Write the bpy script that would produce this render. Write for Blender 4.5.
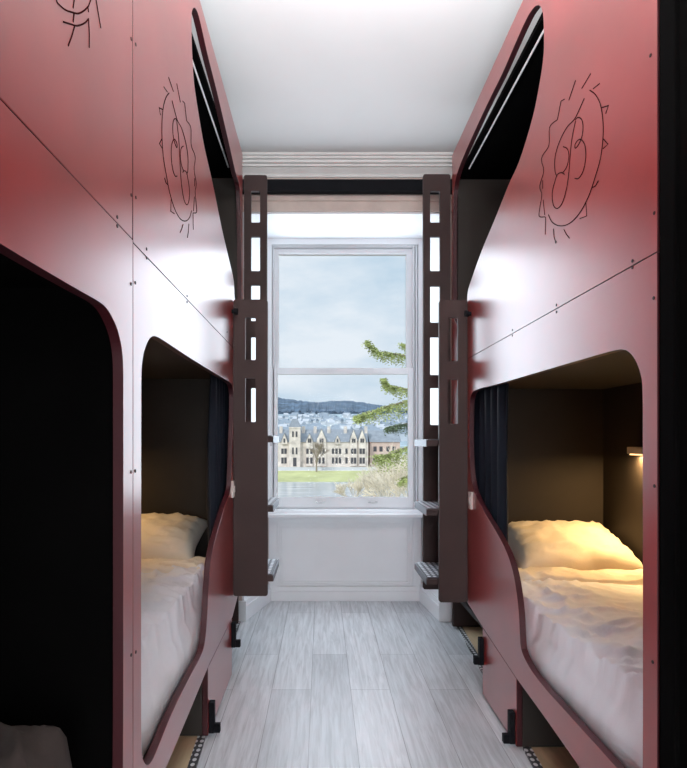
import bpy, bmesh, math, random
from mathutils import Vector, noise, Matrix

S = bpy.context.scene
for o in list(bpy.data.objects):
    bpy.data.objects.remove(o)
C = S.collection

# ------------------------------------------------------------------ camera
F, VX, VY, HC = 580.0, 322.0, 441.0, 1.2
cd = bpy.data.cameras.new('camera')
cam = bpy.data.objects.new('camera', cd)
C.objects.link(cam)
cam.location = (0, 0, HC)
cam.rotation_euler = (math.pi / 2, 0, 0)
cd.sensor_fit = 'AUTO'
cd.sensor_width = 36.0
cd.lens = F * 36.0 / 768.0
cd.shift_x = (343.5 - VX) / 768.0
cd.shift_y = (VY - 384.0) / 768.0
cd.clip_start = 0.02
cd.clip_end = 6000
S.camera = cam

# ------------------------------------------------------------------ world, lights, exposure
S.view_settings.view_transform = 'Standard'
S.view_settings.look = 'None'
S.view_settings.exposure = 0.0
S.view_settings.gamma = 1.0
S.view_settings.use_curve_mapping = False
S.cycles.use_denoising = True
S.cycles.max_bounces = 10
S.cycles.diffuse_bounces = 6
S.cycles.sample_clamp_indirect = 6.0
S.cycles.caustics_reflective = False
S.cycles.caustics_refractive = False

w = bpy.data.worlds.new('overcast_sky')
S.world = w
w.use_nodes = True
nt = w.node_tree
nt.nodes.clear()
N = nt.nodes.new
out = N('ShaderNodeOutputWorld')
bg = N('ShaderNodeBackground')
tc = N('ShaderNodeTexCoord')
mp = N('ShaderNodeMapping')
mp.inputs['Scale'].default_value = (2.2, 2.2, 5.5)
nz = N('ShaderNodeTexNoise')
nz.inputs['Scale'].default_value = 1.6
nz.inputs['Detail'].default_value = 5
nz.inputs['Roughness'].default_value = 0.55
rp = N('ShaderNodeValToRGB')
rp.color_ramp.elements[0].position = 0.36
rp.color_ramp.elements[0].color = (0.50, 0.66, 0.80, 1)
rp.color_ramp.elements[1].position = 0.62
rp.color_ramp.elements[1].color = (0.80, 0.87, 0.94, 1)
sep = N('ShaderNodeSeparateXYZ')
mr = N('ShaderNodeMapRange')
mr.inputs['From Min'].default_value = 0.35
mr.inputs['From Max'].default_value = 0.9
mr.inputs['To Min'].default_value = 1.0
mr.inputs['To Max'].default_value = 2.0
L = nt.links.new
L(tc.outputs['Generated'], mp.inputs['Vector'])
L(mp.outputs['Vector'], nz.inputs['Vector'])
L(nz.outputs['Fac'], rp.inputs['Fac'])
L(rp.outputs['Color'], bg.inputs['Color'])
L(tc.outputs['Generated'], sep.inputs['Vector'])
L(sep.outputs['Z'], mr.inputs['Value'])
L(mr.outputs['Result'], bg.inputs['Strength'])
L(bg.outputs['Background'], out.inputs['Surface'])


def light(name, kind, loc, rot, energy, color, **kw):
    d = bpy.data.lights.new(name, kind)
    d.energy = energy
    d.color = color
    for k, v in kw.items():
        setattr(d, k, v)
    o = bpy.data.objects.new(name, d)
    o.location = loc
    o.rotation_euler = rot
    C.objects.link(o)
    return o


R = math.radians
YN_ = -1.3
light('daylight_sun', 'SUN', (0, 0, 30), (R(52), 0, R(-28)), 1.7, (1.0, 0.97, 0.93), angle=R(4))
# daylight coming in through the window opening
light('window_daylight', 'AREA', (0.16, 4.34, 1.70), (R(-90), 0, 0), 25.0, (0.79, 0.895, 1.0),
      shape='RECTANGLE', size=0.95, size_y=1.85)
# added fill lamp aimed at the ceiling, overhead and out of view
light('added_ceiling_fill', 'AREA', (0.15, 0.9, 2.405), (math.pi - R(10), 0, 0), 122.0, (0.92, 0.97, 1.0), shape='DISK', size=0.34)
# added fill lamp at the near wall, unseen behind the camera
light('added_near_wall_fill', 'AREA', (0.15, YN_ + 0.02, 1.05), (R(90), 0, 0), 50.0, (0.90, 0.95, 1.0), shape='RECTANGLE', size=0.8, size_y=1.95)


# ------------------------------------------------------------------ materials
def srgb(r, g, b):
    f = lambda c: (c / 255 / 12.92) if c / 255 <= 0.04045 else ((c / 255 + 0.055) / 1.055) ** 2.4
    return (f(r), f(g), f(b), 1)


def mat(name, col, rough=0.5, var=0.08, scale=8.0, bump=0.0, bscale=60.0, metal=0.0, coat=0.0, stretch=(1, 1, 1), spec=0.5, rvar=0.0, sheen=0.0):
    m = bpy.data.materials.new(name)
    m.use_nodes = True
    t = m.node_tree
    b = t.nodes['Principled BSDF']
    b.inputs['Roughness'].default_value = rough
    b.inputs['Metallic'].default_value = metal
    b.inputs['Coat Weight'].default_value = coat
    b.inputs['Coat Roughness'].default_value = 0.285
    b.inputs['Specular IOR Level'].default_value = spec
    b.inputs['Sheen Weight'].default_value = sheen
    c = t.nodes.new('ShaderNodeTexCoord')
    p = t.nodes.new('ShaderNodeMapping')
    p.inputs['Scale'].default_value = stretch
    n = t.nodes.new('ShaderNodeTexNoise')
    n.inputs['Scale'].default_value = scale
    n.inputs['Detail'].default_value = 4
    r = t.nodes.new('ShaderNodeValToRGB')
    a = [max(0, x * (1 - var)) for x in col[:3]] + [1]
    z = [min(1, x * (1 + var)) for x in col[:3]] + [1]
    r.color_ramp.elements[0].position = 0.3
    r.color_ramp.elements[1].position = 0.7
    r.color_ramp.elements[0].color = a
    r.color_ramp.elements[1].color = z
    k = t.links.new
    k(c.outputs['Object'], p.inputs['Vector'])
    k(p.outputs['Vector'], n.inputs['Vector'])
    k(n.outputs['Fac'], r.inputs['Fac'])
    k(r.outputs['Color'], b.inputs['Base Color'])
    if rvar:
        q = t.nodes.new('ShaderNodeMapRange')
        q.inputs['To Min'].default_value = rough - rvar
        q.inputs['To Max'].default_value = rough + rvar
        k(n.outputs['Fac'], q.inputs['Value'])
        k(q.outputs['Result'], b.inputs['Roughness'])
    if bump:
        n2 = t.nodes.new('ShaderNodeTexNoise')
        n2.inputs['Scale'].default_value = bscale
        n2.inputs['Detail'].default_value = 3
        bp = t.nodes.new('ShaderNodeBump')
        bp.inputs['Strength'].default_value = bump
        bp.inputs['Distance'].default_value = 0.004
        k(p.outputs['Vector'], n2.inputs['Vector'])
        k(n2.outputs['Fac'], bp.inputs['Height'])
        k(bp.outputs['Normal'], b.inputs['Normal'])
    return m


M = {}
M['red'] = mat('red_lacquer', (0.265, 0.022, 0.019, 1), 0.285, 0.10, 5, coat=0.5, spec=0.65)
M['rededge'] = mat('dark_burgundy_board_edge', (0.042, 0.005, 0.008, 1), 0.4, 0.10, 5)
M['brown'] = mat('dark_brown_laminate', (0.044, 0.026, 0.024, 1), 0.6, 0.10, 6, spec=0.25)
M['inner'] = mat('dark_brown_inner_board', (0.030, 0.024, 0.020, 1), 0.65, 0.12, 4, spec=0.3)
M['black_and_shade'] = mat('black_and_shaded_board', (0.0022, 0.002, 0.002, 1), 0.95, 0.2, 4, spec=0.02)  # plain black boards; in the near left berth the black is painted shade
M['groove'] = mat('engraved_groove', (0.030, 0.005, 0.005, 1), 1.0, 0.1, spec=0.02)
M['screw'] = mat('screw_steel', (0.03, 0.02, 0.02, 1), 0.5, 0.1, metal=0.3, spec=0.2)
M['white'] = mat('white_gloss_paint', (0.87, 0.88, 0.90, 1), 0.4, 0.02, 4)
M['wall'] = mat('warm_beige_wall_paint', (0.62, 0.52, 0.47, 1), 0.7, 0.06, 5, bump=0.1)
M['cove'] = mat('beige_plaster', (0.66, 0.55, 0.49, 1), 0.7, 0.08, 9, bump=0.1)
M['cornice'] = mat('pale_cornice_plaster', (0.74, 0.72, 0.70, 1), 0.6, 0.05, 9)
M['ceiling'] = mat('ceiling_paint', (0.80, 0.79, 0.78, 1), 0.8, 0.03, 1.5)
M['black'] = mat('black_plastic', (0.006, 0.006, 0.008, 1), 0.7, 0.1, spec=0.12)
M['plywood'] = mat('plywood', (0.60, 0.44, 0.27, 1), 0.6, 0.14, 5, stretch=(6, 0.8, 1))
M['linen'] = mat('white_bed_linen', (0.74, 0.76, 0.81, 1), 0.85, 0.03, 3, bump=0.15, bscale=220, sheen=0.2)
M['pillow'] = mat('cream_pillow_linen', (0.80, 0.73, 0.62, 1), 0.85, 0.04, 4, bump=0.2, bscale=200, sheen=0.2)
M['shaded_duvet'] = mat('shade_darkened_duvet', (0.024, 0.016, 0.0135, 1), 0.9, 0.08, 4, bump=0.15, bscale=200)  # near left duvet, its deep shade put into the cloth colour
M['curtain'] = mat('navy_black_curtain_cloth', (0.008, 0.011, 0.018, 1), 0.6, 0.15, 6, spec=0.2)
M['chrome'] = mat('brushed_metal', (0.55, 0.56, 0.58, 1), 0.3, 0.05, metal=1.0)
M['darkmetal'] = mat('dark_grey_metal', (0.16, 0.17, 0.19, 1), 0.5, 0.05, metal=0.6)
M['whitemetal'] = mat('white_powder_coat', (0.85, 0.85, 0.85, 1), 0.35, 0.02)
M['dirtywhite'] = mat('offwhite_plastic', (0.66, 0.60, 0.56, 1), 0.5, 0.04)


def floor_mat():
    m = bpy.data.materials.new('grey_oak_plank_laminate')
    m.use_nodes = True
    t = m.node_tree
    b = t.nodes['Principled BSDF']
    k = t.links.new
    c = t.nodes.new('ShaderNodeTexCoord')
    sw = t.nodes.new('ShaderNodeMapping')
    sw.inputs['Rotation'].default_value = (0, 0, math.pi / 2)
    sw.inputs['Location'].default_value = (0.3, 0.052, 0)
    br = t.nodes.new('ShaderNodeTexBrick')
    br.inputs['Scale'].default_value = 1.0
    br.inputs['Brick Width'].default_value = 1.25
    br.inputs['Row Height'].default_value = 0.19
    br.inputs['Mortar Size'].default_value = 0.0016
    br.inputs['Mortar Smooth'].default_value = 0.3
    br.offset = 0.37
    br.inputs['Color1'].default_value = (0.54, 0.565, 0.59, 1)
    br.inputs['Color2'].default_value = (0.70, 0.72, 0.745, 1)
    br.inputs['Mortar'].default_value = (0.27, 0.28, 0.30, 1)
    st = t.nodes.new('ShaderNodeMapping')
    st.inputs['Scale'].default_value = (34, 2.2, 1)
    n = t.nodes.new('ShaderNodeTexNoise')
    n.inputs['Scale'].default_value = 1.5
    n.inputs['Detail'].default_value = 7
    n.inputs['Roughness'].default_value = 0.65
    n.inputs['Distortion'].default_value = 0.6
    r = t.nodes.new('ShaderNodeValToRGB')
    r.color_ramp.elements[0].position = 0.34
    r.color_ramp.elements[0].color = (0.72, 0.72, 0.72, 1)
    r.color_ramp.elements[1].position = 0.62
    r.color_ramp.elements[1].color = (1.08, 1.08, 1.08, 1)
    mx = t.nodes.new('ShaderNodeMix')
    mx.data_type = 'RGBA'
    mx.blend_type = 'MULTIPLY'
    mx.inputs['Factor'].default_value = 1.0
    k(c.outputs['Object'], sw.inputs['Vector'])
    k(sw.outputs['Vector'], br.inputs['Vector'])
    k(c.outputs['Object'], st.inputs['Vector'])
    k(st.outputs['Vector'], n.inputs['Vector'])
    k(n.outputs['Fac'], r.inputs['Fac'])
    k(br.outputs['Color'], mx.inputs[6])
    k(r.outputs['Color'], mx.inputs[7])
    k(mx.outputs[2], b.inputs['Base Color'])
    b.inputs['Roughness'].default_value = 0.34
    bp = t.nodes.new('ShaderNodeBump')
    bp.inputs['Strength'].default_value = 0.15
    bp.inputs['Distance'].default_value = 0.003
    k(n.outputs['Fac'], bp.inputs['Height'])
    k(bp.outputs['Normal'], b.inputs['Normal'])
    return m


def dotted(name, ground, dot, scale, axes='xy'):
    """anti-slip surface: pale studs on a dark ground"""
    m = bpy.data.materials.new(name)
    m.use_nodes = True
    t = m.node_tree
    b = t.nodes['Principled BSDF']
    k = t.links.new
    c = t.nodes.new('ShaderNodeTexCoord')
    p = t.nodes.new('ShaderNodeMapping')
    p.inputs['Scale'].default_value = scale
    ch = t.nodes.new('ShaderNodeTexVoronoi')
    ch.voronoi_dimensions = '2D'
    ch.inputs['Randomness'].default_value = 0.0
    ch.inputs['Scale'].default_value = 1.0
    r = t.nodes.new('ShaderNodeValToRGB')
    r.color_ramp.elements[0].position = 0.30
    r.color_ramp.elements[0].color = dot
    r.color_ramp.elements[1].position = 0.36
    r.color_ramp.elements[1].color = ground
    k(c.outputs['Object'], p.inputs['Vector'])
    k(p.outputs['Vector'], ch.inputs['Vector'])
    k(ch.outputs['Distance'], r.inputs['Fac'])
    k(r.outputs['Color'], b.inputs['Base Color'])
    b.inputs['Roughness'].default_value = 0.4
    return m


M['floor'] = floor_mat()
M['tread'] = dotted('black_antislip_tread_with_pale_studs', (0.045, 0.052, 0.07, 1), (0.75, 0.78, 0.82, 1), (34, 26, 34))
M['strip'] = dotted('black_and_white_edging', (0.03, 0.03, 0.035, 1), (0.72, 0.73, 0.74, 1), (42, 30, 30))


def glass_mat():
    m = bpy.data.materials.new('window_glass')
    m.use_nodes = True
    t = m.node_tree
    t.nodes.clear()
    o = t.nodes.new('ShaderNodeOutputMaterial')
    mx = t.nodes.new('ShaderNodeMixShader')
    tr = t.nodes.new('ShaderNodeBsdfTransparent')
    gl = t.nodes.new('ShaderNodeBsdfGlossy')
    gl.inputs['Roughness'].default_value = 0.02
    fr = t.nodes.new('ShaderNodeFresnel')
    fr.inputs['IOR'].default_value = 1.07
    t.links.new(fr.outputs[0], mx.inputs[0])
    t.links.new(tr.outputs[0], mx.inputs[1])
    t.links.new(gl.outputs[0], mx.inputs[2])
    t.links.new(mx.outputs[0], o.inputs['Surface'])
    return m


M['glass'] = glass_mat()


def emit(name, col, st):
    m = bpy.data.materials.new(name)
    m.use_nodes = True
    b = m.node_tree.nodes['Principled BSDF']
    b.inputs['Emission Color'].default_value = col
    b.inputs['Emission Strength'].default_value = st
    b.inputs['Base Color'].default_value = col
    return m


# ------------------------------------------------------------------ helpers
ROOTLOC = {}


def obj(name, bm, m, parent=None, smooth=False, bevel=0.0, recalc=True):
    """link a bmesh given in world coordinates as ONE mesh object; children sit in their root's frame"""
    if recalc:
        bmesh.ops.recalc_face_normals(bm, faces=bm.faces[:])
    off = Vector((0, 0, 0))
    if parent is not None:
        r = parent
        while r.parent is not None:
            r = r.parent
        off = Vector(r.location)
        bm.transform(Matrix.Translation(-off))
    me = bpy.data.meshes.new(name)
    bm.to_mesh(me)
    bm.free()
    if smooth:
        for p in me.polygons:
            p.use_smooth = True
    for mm in (m if isinstance(m, (list, tuple)) else [m]):
        me.materials.append(mm)
    o = bpy.data.objects.new(name, me)
    C.objects.link(o)
    if parent is not None:
        o.parent = parent
    if bevel:
        md = o.modifiers.new('bevel', 'BEVEL')
        md.width = bevel
        md.segments = 2
        md.limit_method = 'ANGLE'
        md.angle_limit = R(40)
    return o


def origin_to(o, loc):
    """move the origin of a one-mesh thing to its base"""
    loc = Vector(loc)
    o.data.transform(Matrix.Translation(-loc))
    o.location = loc
    return o


def tag(o, label, cat, group=None, kind=None):
    o['label'] = label
    o['category'] = cat
    if group:
        o['group'] = group
    if kind:
        o['kind'] = kind
    return o


def thing(name, label, cat, loc, group=None):
    o = bpy.data.objects.new(name, None)
    o.empty_display_size = 0.1
    o.location = loc
    C.objects.link(o)
    return tag(o, label, cat, group)


def struct(name, bm, m, parent=None, label=None, **kw):
    o = obj(name, bm, m, parent, **kw)
    if parent is None:
        o['kind'] = 'structure'
    return o


def box(bm, x0, x1, y0, y1, z0, z1):
    vs = [bm.verts.new((x, y, z)) for x in (x0, x1) for y in (y0, y1) for z in (z0, z1)]
    for f in ((0, 1, 3, 2), (4, 6, 7, 5), (0, 4, 5, 1), (2, 3, 7, 6), (0, 2, 6, 4), (1, 5, 7, 3)):
        bm.faces.new([vs[i] for i in f])
    return vs


def hexa(bm, b4, t4):
    """8 corners: bottom loop and top loop"""
    a = [bm.verts.new(v) for v in b4]
    c = [bm.verts.new(v) for v in t4]
    bm.faces.new(a[::-1])
    bm.faces.new(c)
    for i in range(4):
        j = (i + 1) % 4
        bm.faces.new((a[i], a[j], c[j], c[i]))


def nb():
    return bmesh.new()


def bx(*a):
    bm = nb()
    box(bm, *a)
    return bm


def tube(bm, pts, r, seg=6, r1=None, cap=True):
    pts = [Vector(p) for p in pts]
    rings = []
    n = len(pts)
    for i, p in enumerate(pts):
        d = (pts[min(i + 1, n - 1)] - pts[max(i - 1, 0)])
        if d.length < 1e-9:
            d = Vector((0, 0, 1))
        d.normalize()
        a = Vector((0, 0, 1)) if abs(d.z) < 0.9 else Vector((1, 0, 0))
        u = d.cross(a).normalized()
        v = d.cross(u).normalized()
        rr = r if r1 is None else r + (r1 - r) * i / max(1, n - 1)
        rings.append([bm.verts.new(p + (u * math.cos(2 * math.pi * k / seg) + v * math.sin(2 * math.pi * k / seg)) * rr) for k in range(seg)])
    for a, b in zip(rings, rings[1:]):
        for k in range(seg):
            bm.faces.new((a[k], a[(k + 1) % seg], b[(k + 1) % seg], b[k]))
    if cap:
        bm.faces.new(rings[0][::-1])
        bm.faces.new(rings[-1])


def catmull(pts, sub=5, closed=True):
    o = []
    n = len(pts)
    rng = range(n) if closed else range(n - 1)
    for i in rng:
        if closed:
            p0, p1, p2, p3 = pts[i - 1], pts[i], pts[(i + 1) % n], pts[(i + 2) % n]
        else:
            p0, p1, p2, p3 = pts[max(i - 1, 0)], pts[i], pts[i + 1], pts[min(i + 2, n - 1)]
        # centripetal-ish: limit overshoot by scaling tangents
        d01 = math.dist(p0, p1) + 1e-6
        d12 = math.dist(p1, p2) + 1e-6
        d23 = math.dist(p2, p3) + 1e-6
        m1 = [(p2[k] - p0[k]) / (d01 + d12) * d12 for k in range(2)]
        m2 = [(p3[k] - p1[k]) / (d12 + d23) * d12 for k in range(2)]
        for s in range(sub):
            t = s / sub
            h = (2 * t**3 - 3 * t**2 + 1, t**3 - 2 * t**2 + t, -2 * t**3 + 3 * t**2, t**3 - t**2)
            o.append(tuple(h[0] * p1[k] + h[1] * m1[k] + h[2] * p2[k] + h[3] * m2[k] for k in range(2)))
    if not closed:
        o.append(tuple(pts[-1]))
    return o


def rrect(a0, a1, b0, b1, r, n=4):
    o = []
    for cx, cy, s in ((a1 - r, b1 - r, 0), (a0 + r, b1 - r, 1), (a0 + r, b0 + r, 2), (a1 - r, b0 + r, 3)):
        for i in range(n + 1):
            t = (s + i / n) * math.pi / 2
            o.append((cx + r * math.cos(t), cy + r * math.sin(t)))
    return o


def plate(outer, holes, to3, vec):
    """flat board with holes: 2D loops -> 3D by to3, thickness by vec"""
    bm = nb()
    es = []
    for loop in [outer] + holes:
        vs = [bm.verts.new(to3(*p)) for p in loop]
        for i in range(len(vs)):
            es.append(bm.edges.new((vs[i], vs[(i + 1) % len(vs)])))
    bmesh.ops.triangle_fill(bm, edges=es, use_beauty=True, use_dissolve=False)
    fs = bm.faces[:]
    r = bmesh.ops.extrude_face_region(bm, geom=fs)
    bmesh.ops.translate(bm, vec=vec, verts=[g for g in r['geom'] if isinstance(g, bmesh.types.BMVert)])
    if abs(Vector(vec).x) > 0:
        bm.normal_update()
        for f in bm.faces:
            f.material_index = 0 if abs(f.normal.x) > 0.5 else 1
    return bm


def E(px, py, Y):
    """a point at real distance Y seen along a given sight line (used to lay out the plan)"""
    return Vector(((px - VX) * Y / F, Y, HC - (py - VY) * Y / F))


# ------------------------------------------------------------------ room
XL, XR = -0.459, 0.755            # the two aisle faces of the bunks
WL, WR = -1.42, 1.72              # side walls
YB, YW, YN = 3.87, 4.35, YN_     # back wall, window plane, near wall
HT = 3.07

struct('floor', bx(WL - 0.1, WR + 0.1, YN - 0.1, YW + 0.02, -0.08, 0), M['floor'])
struct('ceiling', bx(WL - 0.1, WR + 0.1, YN - 0.1, YW + 0.3, HT, HT + 0.12), M['ceiling'])
struct('wall_left', bx(WL - 0.1, WL, YN - 0.1, YB, 0, HT), M['wall'])
struct('wall_right', bx(WR, WR + 0.1, YN - 0.1, YB, 0, HT), M['wall'])
struct('wall_front', bx(WL, WR, YN - 0.1, YN, 0, HT), M['wall'])
bm = nb()
box(bm, -0.32, -0.25, YN, YN + 0.03, 0, 2.10)
box(bm, 0.55, 0.62, YN, YN + 0.03, 0, 2.10)
box(bm, -0.32, 0.62, YN, YN + 0.03, 2.10, 2.17)
struct('added_door_frame', bm, M['white'])  # unseen door frame, added to go with the fill lamp
bm = nb()
RB, RF = (-0.4125, 0.7575), (-0.534, 0.807)   # recess width at the window, at the room
YE = 4.62
SOF, SILL = 2.73, 0.66
for z0, z1 in ((0, HT),):
    hexa(bm, [(WL - 0.1, YB, z0), (RF[0], YB, z0), (RB[0], YE, z0), (WL - 0.1, YE, z0)],
         [(WL - 0.1, YB, z1), (RF[0], YB, z1), (RB[0], YE, z1), (WL - 0.1, YE, z1)])
    hexa(bm, [(RF[1], YB, z0), (WR + 0.1, YB, z0), (WR + 0.1, YE, z0), (RB[1], YE, z0)],
         [(RF[1], YB, z1), (WR + 0.1, YB, z1), (WR + 0.1, YE, z1), (RB[1], YE, z1)])
hexa(bm, [(RF[0], YB, SOF), (RF[1], YB, SOF), (RB[1], YE, SOF), (RB[0], YE, SOF)],
     [(RF[0], YB, HT), (RF[1], YB, HT), (RB[1], YE, HT), (RB[0], YE, HT)])
box(bm, RB[0], RB[1], YW + 0.04, YE, -0.08, SILL)
struct('wall_back', bm, M['wall'])


def zof(py, Y):
    return HC - (py - VY) * Y / F


def xof(px, Y):
    return (px - VX) * Y / F


# cornice: stepped profile run along the back wall
bm = nb()
prof = [(YB, 2.955), (YB - 0.012, 2.955), (YB - 0.02, 2.975), (YB - 0.05, 3.005), (YB - 0.062, 3.005), (YB - 0.062, 3.018),
        (YB - 0.08, 3.022), (YB - 0.085, 3.036), (YB - 0.10, 3.040), (YB - 0.10, 3.052), (YB - 0.115, 3.055), (YB - 0.115, HT), (YB, HT)]
a = [bm.verts.new((WL, y, z)) for y, z in prof]
b = [bm.verts.new((WR, y, z)) for y, z in prof]
for i in range(len(prof)):
    j = (i + 1) % len(prof)
    bm.faces.new((a[i], a[j], b[j], b[i]))
bm.faces.new(a)
bm.faces.new(b[::-1])
struct('trim_1', bm, M['cornice'])
# flat fascia moulding under the blind rail
bm = nb()
box(bm, RF[0] - 0.3, RF[1] + 0.3, YB - 0.012, YB, 2.73, 2.80)
box(bm, RF[0] - 0.3, RF[1] + 0.3, YB - 0.022, YB, 2.795, 2.825)
struct('trim_2', bm, M['cove'])

# white joinery of the recess
win = thing('window_1', 'tall white sash window above the panelled recess', 'window', (0.17, YW, SILL))
win['kind'] = 'structure'
bm = nb()
hexa(bm, [(RF[0], YB + 0.002, SOF - 0.014), (RF[1], YB + 0.002, SOF - 0.014), (RB[1], YW + 0.1, SOF - 0.014), (RB[0], YW + 0.1, SOF - 0.014)],
     [(RF[0], YB + 0.002, SOF), (RF[1], YB + 0.002, SOF), (RB[1], YW + 0.1, SOF), (RB[0], YW + 0.1, SOF)])
for s in (0, 1):
    d = 0.014 if s == 0 else -0.014
    hexa(bm, [(RF[s], YB + 0.002, 0.001), (RF[s] + d, YB + 0.002, 0.001), (RB[s] + d, YW + 0.1, 0.001), (RB[s], YW + 0.1, 0.001)],
         [(RF[s], YB + 0.002, SOF - 0.014), (RF[s] + d, YB + 0.002, SOF - 0.014), (RB[s] + d, YW + 0.1, SOF - 0.014), (RB[s], YW + 0.1, SOF - 0.014)])
obj('reveal_lining', bm, M['white'], win, bevel=0.002)
X = lambda px: xof(px, YW)
Zz = lambda py: zof(py, YW)


def framebox(bm, x0, x1, z0, z1, wl, wr, wb, wt, y0, y1):
    box(bm, x0, x0 + wl, y0, y1, z0, z1)
    box(bm, x1 - wr, x1, y0, y1, z0, z1)
    box(bm, x0 + wl, x1 - wr, y0, y1, z0, z0 + wb)
    box(bm, x0 + wl, x1 - wr, y0, y1, z1 - wt, z1)


bm = nb()
framebox(bm, RB[0], RB[1], SILL, SOF - 0.014, 0.036, 0.036, 0.02, 0.045, YW - 0.01, YW + 0.13)
framebox(bm, X(270.5), X(417.5), SILL + 0.02, Zz(240.5), 0.012, 0.012, 0.004, 0.022, YW + 0.005, YW + 0.13)
framebox(bm, X(272.5), X(415), SILL + 0.03, Zz(244), 0.010, 0.012, 0.004, 0.012, YW + 0.02, YW + 0.13)
obj('window_frame', bm, M['white'], win, bevel=0.003)
bm = nb()
framebox(bm, X(272.5), X(413.5), Zz(372.5), Zz(246), 0.042, 0.046, 0.04, 0.045, YW + 0.06, YW + 0.095)
us = obj('upper_sash', bm, M['white'], win, bevel=0.003)
obj('pane', bx(X(277), X(409), YW + 0.076, YW + 0.080, Zz(370), Zz(250)), M['glass'], us)
bm = nb()
framebox(bm, X(271.5), X(414.5), Zz(508), Zz(367.5), 0.044, 0.044, 0.08, 0.048, YW + 0.02, YW + 0.055)
ls = obj('lower_sash', bm, M['white'], win, bevel=0.003)
obj('pane', bx(X(275), X(411), YW + 0.036, YW + 0.040, Zz(499), Zz(372)), M['glass'], ls)
for px in (320.5, 373):
    bm = nb()
    x = X(px)
    z = Zz(502.3)
    box(bm, x - 0.034, x - 0.018, YW + 0.008, YW + 0.02, z - 0.007, z + 0.007)
    box(bm, x + 0.018, x + 0.034, YW + 0.008, YW + 0.02, z - 0.007, z + 0.007)
    tube(bm, [(x - 0.03, YW + 0.006, z), (x - 0.015, YW - 0.004, z - 0.003), (x + 0.015, YW - 0.004, z - 0.003), (x + 0.03, YW + 0.006, z)], 0.004)
    h = obj('sash_lift', bm, M['chrome'], ls)
    h['label'] = 'small chrome sash lift handle'
bm = nb()
box(bm, X(270), X(272.4), YW - 0.016, YW, Zz(446), Zz(437))
tube(bm, [(X(271), YW - 0.025, Zz(441)), (X(273.5), YW - 0.02, Zz(440))], 0.008)
obj('sash_lock', bm, M['chrome'], win)
bm = nb()
box(bm, RB[0] + 0.012, RB[1] - 0.012, YW - 0.10, YW + 0.06, SILL - 0.022, SILL + 0.004)
box(bm, RB[0] + 0.012, RB[1] - 0.012, YW - 0.06, YW + 0.02, SILL + 0.004, SILL + 0.03)
obj('window_sill', bm, M['white'], win, bevel=0.005)
# panelling below the window
bm = nb()
px0, px1, pz0, pz1 = X(277), X(413), Zz(587), Zz(524)
framebox(bm, RB[0] + 0.012, RB[1] - 0.012, 0.11, SILL - 0.022, px0 - RB[0] - 0.012, RB[1] - 0.012 - px1, pz0 - 0.11, SILL - 0.022 - pz1, YW + 0.0, YW + 0.045)
framebox(bm, px0, px1, pz0, pz1, 0.02, 0.02, 0.02, 0.02, YW + 0.012, YW + 0.045)
framebox(bm, px0 + 0.02, px1 - 0.02, pz0 + 0.02, pz1 - 0.02, 0.014, 0.014, 0.014, 0.014, YW + 0.022, YW + 0.045)
box(bm, px0 + 0.034, px1 - 0.034, YW + 0.03, YW + 0.045, pz0 + 0.034, pz1 - 0.034)
struct('trim_3', bm, M['white'], bevel=0.003)
# skirting
bm = nb()
box(bm, RB[0] + 0.012, RB[1] - 0.012, YW - 0.012, YW + 0.045, 0, 0.075)
box(bm, RB[0] + 0.012, RB[1] - 0.012, YW - 0.006, YW + 0.045, 0.075, 0.11)
struct('baseboard_back', bm, M['white'], bevel=0.003)
for s, nm in ((0, 'baseboard_left'), (1, 'baseboard_right')):
    d = 0.014 if s == 0 else -0.014
    bm = nb()
    for dd, z1 in ((0.016, 0.10), (0.010, 0.135)):
        q = dd if s == 0 else -dd
        hexa(bm, [(RF[s] + d, YB, 0), (RF[s] + d + q, YB, 0), (RB[s] + d + q, YW - 0.01, 0), (RB[s] + d, YW - 0.01, 0)],
             [(RF[s] + d, YB, z1), (RF[s] + d + q, YB, z1), (RB[s] + d + q, YW - 0.01, z1), (RB[s] + d, YW - 0.01, z1)])
    # return along the face of the back wall
    if s:
        box(bm, RF[1] - 0.03, RF[1] + 0.12, YB - 0.02, YB, 0, 0.135)
    else:
        box(bm, RF[0] - 0.12, RF[0] + 0.03, YB - 0.02, YB, 0, 0.135)
    struct(nm, bm, M['white'], bevel=0.002)

# black rail above the window
t = thing('blind_rail', 'long black rail fixed across the wall above the window', 'rail', (0.16, 3.82, 2.83))
obj('rail_box', bx(-0.62, 0.92, 3.79, 3.845, 2.835, 2.912), M['black'], t, bevel=0.003)
for x in (-0.5, 0.16, 0.8):
    obj('bracket', bx(x - 0.02, x + 0.02, 3.845, 3.87, 2.85, 2.90), M['black'], t)

# ------------------------------------------------------------------ bunks
def mapper(side):
    k = XR * F if side > 0 else -XL * F

    def P(px, py):
        Z = k / ((px - VX) * side)
        return (Z, HC - (py - VY) * Z / F)
    return P


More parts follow.
